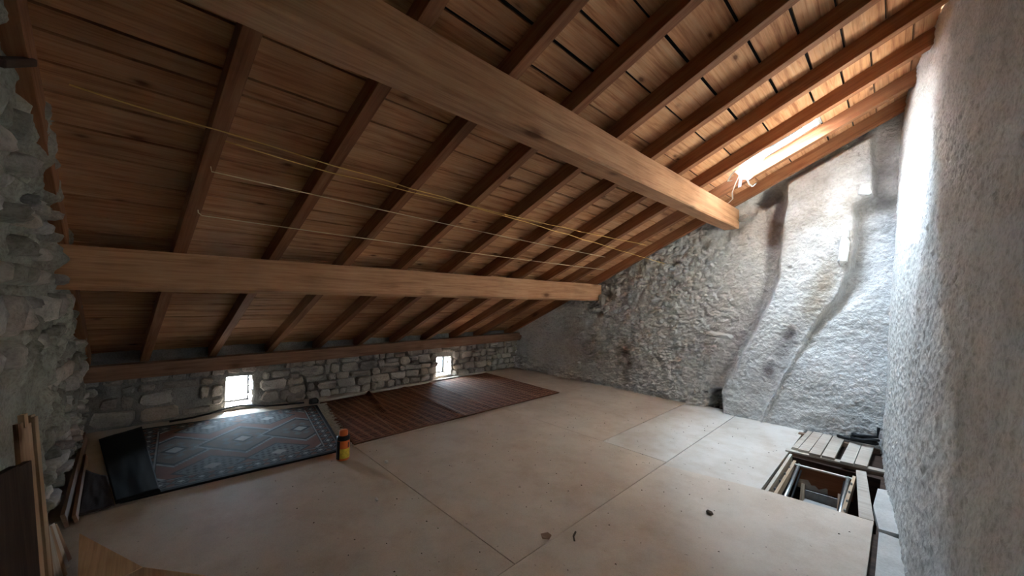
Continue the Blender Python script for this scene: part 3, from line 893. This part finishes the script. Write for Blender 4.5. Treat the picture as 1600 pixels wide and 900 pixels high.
# fringe on its right end
vs = []; fs = []
for k in range(95):
    t = k / 94; p = np.array(RB) * (1 - t) + np.array(RC) * t
    ln = rng.uniform(.06, .11); q = p + np.array((rng.uniform(-.02, .02), ln)); w = .007; b = len(vs)
    for (px, py, z) in ((p[0], p[1] - .01, .016), (q[0], q[1], .019)):
        vs += [(px - w, py, z), (px + w, py, z), (px, py, z + .006)]
    fs += [(b, b + 1, b + 4, b + 3), (b + 1, b + 2, b + 5, b + 4), (b + 2, b, b + 3, b + 5), (b + 3, b + 4, b + 5)]
fr = pydata('fringe', vs, fs, M['fringe'], rug); fr['kind'] = 'stuff'; fr['label'] = 'pale frayed fringe'
fr.matrix_parent_inverse = Matrix.Translation(rug.location).inverted()


def carcol(U, V):
    x = U * 3.35; y = V * 1.85      # x along the wall
    out = np.empty(U.shape + (3,)); base = np.array((.30, .125, .066)); dk = np.array((.06, .026, .017)); lt = np.array((.42, .24, .14))
    out[:] = base
    band = ((x + .15 * y) / .115) % 1
    dash = (y / .048) % 1
    rib = ((x / .48) % 1)
    out[(dash < .46) & (band > .12) & (band < .80)] = dk
    out[(band <= .08)] = lt * .8
    out[(rib < .035)] = lt * .9
    out[(np.minimum(x, 3.35 - x) < .04) | (np.minimum(y, 1.85 - y) < .03)] = base * .6
    return out


KA, KB, KC, KD = (-3.785, 1.56), (-3.78, 4.83), (-5.69, 4.93), (-5.52, 1.80)


def carz(U, V):
    f1 = np.exp(-((U - .21 - .012 * V + .05 * (1 - V)) / .011) ** 2) * sm((V - .12) / .7) * .045
    f2 = np.exp(-((U - .415) / .012) ** 2) * .012 + np.exp(-((U - .57) / .012) ** 2) * .010
    return .003 + .004 * (fb(U * 8, V * 5, 13) + .4) + f1 + f2


tag(rugmesh('woven_carpet', (KA, KB, KC, KD), 330, 180, carz, carcol, M['carpet'], 'rust-brown woven carpet with rows of dark dashes, creased, under the right little window', 'carpet', .008), 'rust-brown woven carpet with rows of dark dashes, creased, under the right little window', 'carpet')

# flat black sheet and dark mat over the rug's left end
def sheet(name, quad, z, mat, label, cat, n=24, amp=.02, th=.006, seed=1):
    A, B, Cc, Dd = [np.array(c) for c in quad]
    U, V = np.meshgrid(np.linspace(0, 1, n), np.linspace(0, 1, n), indexing='ij')
    XY = ((1 - U)[..., None] * (1 - V)[..., None] * A + U[..., None] * (1 - V)[..., None] * B + U[..., None] * V[..., None] * Cc + (1 - U)[..., None] * V[..., None] * Dd)
    Zh = z(U, V) + amp * (fb(U * 3, V * 3, seed) + .5)
    t = np.concatenate([XY, Zh[..., None]], -1).reshape(-1, 3); b = t.copy(); b[:, 2] -= th
    idx = np.arange(n * n).reshape(n, n); o = n * n
    fs = []
    for i in range(n - 1):
        for j in range(n - 1):
            fs.append((idx[i, j], idx[i + 1, j], idx[i + 1, j + 1], idx[i, j + 1])); fs.append((o + idx[i, j + 1], o + idx[i + 1, j + 1], o + idx[i + 1, j], o + idx[i, j]))
    ring = list(idx[:, 0]) + list(idx[-1, 1:]) + list(idx[-2::-1, -1]) + list(idx[0, -2:0:-1]); m = len(ring)
    fs += [(ring[(k + 1) % m], ring[k], o + ring[k], o + ring[(k + 1) % m]) for k in range(m)]
    return tag(pydata(name, np.concatenate([t, b]), fs, mat, smooth=True), label, cat)


sheet('black_sheet', [(-3.745, -.07), (-3.755, .155), (-5.66, .06), (-5.45, -.24)], lambda U, V: .026 + 0 * V, M['blacksheet'], 'flat black sheet lying across the left end of the patterned rug', 'cloth', amp=.008, seed=3)
sheet('dark_mat', [(-3.72, -.235), (-3.735, -.075), (-4.35, -.135), (-4.6, -.265)], lambda U, V: .022 + .0 * U, M['brownmat'], 'small dark brown mat beside the black sheet at the left wall', 'mat', amp=.008, seed=6)

# ------------------------------------------------------------------ bottle
def lathe(name, prof, mat, parent, loc, n=28, a0=0., a1=2 * math.pi):
    full = abs(a1 - a0 - 2 * math.pi) < 1e-6; m = n if full else n + 1; vs = []; fs = []
    for (rr, z) in prof:
        for k in range(m):
            a = a0 + (a1 - a0) * k / n; vs.append((loc[0] + rr * math.cos(a), loc[1] + rr * math.sin(a), loc[2] + z))
    for i in range(len(prof) - 1):
        for k in range(n):
            fs.append((i * m + k, i * m + (k + 1) % m, (i + 1) * m + (k + 1) % m, (i + 1) * m + k))
    return pydata(name, vs, fs, mat, parent, smooth=True)


BP = (-3.535, 1.365, 0.)
bt = thing('spray_bottle', 'orange plastic bottle with black collar and yellow label standing at the rug corner', 'bottle', BP)
bo = lathe('body', [(.0, .0), (.050, .0), (.055, .006), (.055, .165), (.052, .18), (.043, .195), (.0, .196)], M['orange'], bt, BP)
lathe('collar', [(.0, .178), (.056, .178), (.057, .186), (.054, .208), (.044, .216), (.0, .217)], M['black'], bt, BP)
lathe('cap', [(.0, .214), (.037, .214), (.037, .25), (.033, .262), (.0, .264)], M['orange'], bt, BP)
va = math.atan2(0 - BP[1], 0 - BP[0])
lathe('label', [(.0562, .022), (.0562, .108)], M['yellow'], bt, BP, 14, va - .55, va + 1.5)
lathe('back_label', [(.0564, .012), (.0564, .176)], M['black'], bt, BP, 14, va - 2.2, va - .5)
lathe('label_mark', [(.0566, .115), (.0566, .160)], M['black'], bt, BP, 4, va + .75, va + .95)

# ------------------------------------------------------------------ strings
def sag(a, b, s, n=14, jit=0.):
    a = Vector(a); b = Vector(b); r3 = random.Random(int(abs(a.x * 1000)))
    return [a.lerp(b, k / n) + Vector((r3.uniform(-jit, jit), 0, -s * 4 * (k / n) * (1 - k / n) + r3.uniform(-jit, jit))) for k in range(n + 1)]


def on(x, y, h): return tuple(rp(x, y, h))


tag(tube('string', [on(-3.19, .245, .02), on(-3.20, .25, -.012)] + sag(on(-3.211, .27, -.02), on(-3.25, 5.22, -.012), .012), .0036, M['palestring'], n=5), 'lowest pale string stretched under the rafters just above the lower beam', 'string', 'strings under the rafters')
tag(tube('string', [on(-2.79, .26, .02)] + sag(on(-2.80, .27, -.02), on(-2.955, 4.78, -.015), .015), .0036, M['palestring'], n=5), 'second pale string from the bottom, ending at a nail on a rafter', 'string', 'strings under the rafters')
p3 = sag(on(-2.461, -.248, -.02), on(-2.496, .271, -.02), .006, 6) + sag(on(-2.50, .30, -.02), (-2.53, 5.80, 2.095), .0, 20, .006)[1:]
tag(tube('string', p3, .0036, M['string'], n=5), 'long yellow string running from the left wall to the far plaster wall', 'string', 'strings under the rafters')
p4 = sag(on(-2.56, .30, -.016), on(-2.60, .875, -.02), .004, 4) + sag(on(-2.60, .9, -.022), on(-2.565, 5.26, -.014), .012, 16, .006)[1:]
tag(tube('string', p4, .0034, M['string'], n=5), 'uppermost yellow string twisting beside the long one, ending at the last rafters', 'string', 'strings under the rafters')

# ------------------------------------------------------------------ black cable under window 1, batten at the carpet's edge
cp = [(-5.70, .28, .03), (-5.71, .48, .03), (-5.72, .64, .045), (-5.73, .80, .075), (-5.735, .93, .082), (-5.72, 1.08, .06), (-5.69, 1.2, .035), (-5.64, 1.4, .03), (-5.58, 1.62, .03)]
cq = []
for k in range(len(cp) - 1): cq += [Vector(cp[k]).lerp(Vector(cp[k + 1]), t / 4) for t in range(4)]
tag(tube('cable', cq + [Vector(cp[-1])], .011, M['black'], n=6), 'black cable arching along the wall foot below the left little window', 'cable')
bar('edge_batten', (-5.60, 1.80, .014), (-5.745, 4.95, .014), .045, .028, M['paleboard'], floor)
tag(loose_stone('dark_lump', (-5.56, 1.73, .035), (.05, .06, .04), None, 0, M['black'], 21), 'small black lump at the wall foot between rug and carpet', 'lump')

# ------------------------------------------------------------------ boards by the left wall
bar('trim_board', (-5.55, -.335, .05), (-3.62, -.285, .05), .02, .09, M['plate'], floor, (0, -.25, 1))
bar('trim_board', (-4.95, -.29, .03), (-3.66, -.245, .03), .018, .05, M['plate'], floor, (0, -.3, 1))
slats = [(-2.36, -.27, .97, .030), (-2.44, -.27, .93, .030), (-2.52, -.28, .97, .026), (-2.60, -.28, .91, .030), (-2.68, -.27, .92, .024), (-2.77, -.29, .91, .028), (-2.86, -.29, .80, .036)]
sl = ['tallest, leftmost light slat', 'second light slat from the left', 'third light slat from the left', 'fourth light slat from the left', 'fifth light slat from the left', 'sixth light slat from the left', 'shortest, rightmost light slat']
for k, (x, y, z, w) in enumerate(slats):
    o = bar('wood_slat', (x + .03, y + .04, .0), (x - .02, y - .05, z), w, .016, M['slat'], None, (.3, 1, 0), jit=.002)
    tag(o, sl[k] + ' leaning on the left rubble wall', 'slat', 'slats leaning on the left wall')
ds = [(-1.58, .98), (-1.69, .95), (-1.79, .97), (-1.89, .90), (-1.99, .92), (-2.08, .86)]
dn = ['leftmost', 'second', 'third', 'fourth', 'fifth', 'rightmost']
for k, (x, z) in enumerate(ds):
    o = bar('dark_board', (x + .02, -.185 - .02 * (k % 2), .0), (x, -.262 - .012 * (k % 2), z), .08, .018, M['darkslat'], None, (.35, 1, 0), jit=.003)
    tag(o, dn[k] + ' of the near-black boards standing in front of the light slats' if k in (0, 5) else dn[k] + ' near-black board from the left, standing in front of the light slats', 'board', 'dark boards by the left wall')
sb = [(-2.97, .30, M['paleboard']), (-3.06, .26, M['slat']), (-3.14, .24, M['paleboard']), (-3.22, .20, M['slat'])]
for k, (x, z, m_) in enumerate(sb):
    o = bar('board_end', (x + .04, -.235, .0), (x, -.30, z), .05, .014, m_, None, (.4, 1, 0), jit=.002)
    tag(o, ['tallest', 'second', 'third', 'lowest'][k] + ' short upright board end between left wall and plywood sheet', 'slat', 'short board ends at the left wall')
o = slab('plywood_sheet', [(-3.27, -.20), (-2.672, .055), (-2.60, -.09), (-2.74, -.165)], .05, .10, M['plywood']); tag(o, 'left, pointed plywood sheet on the floor at the left wall', 'plywood')
o = slab('plywood_sheet', [(-2.667, .057), (-2.39, .275), (-1.6, .42), (-1.4, -.06), (-2.594, -.09)], .05, .10, M['plywood']); tag(o, 'right plywood sheet on the floor, cut by the bottom edge of the photo', 'plywood')
for (x, y) in ((-2.92, -.125), (-2.45, .02)):
    o = bar('bearer', (x, y, .025), (x + .2, y - .03, .025), .05, .05, M['darkslat'], None); tag(o, 'dark wooden bearer block under the ' + ('left' if x < -2.6 else 'right') + ' plywood sheet', 'block')

# ------------------------------------------------------------------ small litter on the floor
tag(loose_stone('pebble', (-3.20, 1.62, .012), (.018, .013, .011), None, 0, M['pebble'], 31), 'white pebble on the floor right of the orange bottle', 'pebble')
tag(loose_stone('pebble', (-2.66, 1.28, .008), (.018, .010, .008), None, .2, M['pebble'], 32), 'pale chip on the floor left of the long joint', 'chip')
tag(slab('bark_chip', [(-1.59, 1.87), (-1.555, 1.845), (-1.52, 1.87), (-1.535, 1.91), (-1.57, 1.915)], .001, .006, M['joist']), 'flat brown bark chip beside the floor joint at the front', 'chip')
tag(tube('twig', [(-1.45, 2.05, .006), (-1.43, 2.0, .008), (-1.40, 1.97, .006)], .006, M['chipbits']), 'short dark twig on the floor near the bark chip', 'twig')
tag(loose_stone('crumb', (-.93, 2.93, .014), (.022, .016, .012), None, .2, M['chipbits'], 33), 'largest dark crumb on the floor in front of the hatch', 'crumb')
vs = []; fs = []
for k in range(260):
    x, y = rng.uniform(-3.6, -.2), rng.uniform(.7, 5.2)
    if y > 3.5 and x > -.85: continue
    s = rng.uniform(.003, .008); a = rng.uniform(0, 6); b = len(vs)
    for t in range(3): vs.append((x + s * rng.uniform(.7, 1.6) * math.cos(a + t * 2.1), y + s * math.sin(a + t * 2.1), .0045))
    vs.append((x, y, .0045 + s * .7)); fs += [(b, b + 1, b + 3), (b + 1, b + 2, b + 3), (b + 2, b, b + 3), (b + 2, b + 1, b)]
o = pydata('floor_crumbs', vs, fs, M['chipbits']); tag(o, 'scattered dark crumbs and dust over the chipboard floor', 'debris'); o['kind'] = 'stuff'

# stick lodged in the left wall
pg = bar('wooden_stick', (-2.08, -.362, 2.24), (-2.48, -.352, 2.42), .03, .03, M['darkslat'], None, (0, 0, 1), .004)
tag(pg, 'dark wooden stick lodged along the left rubble wall near the roof', 'stick')
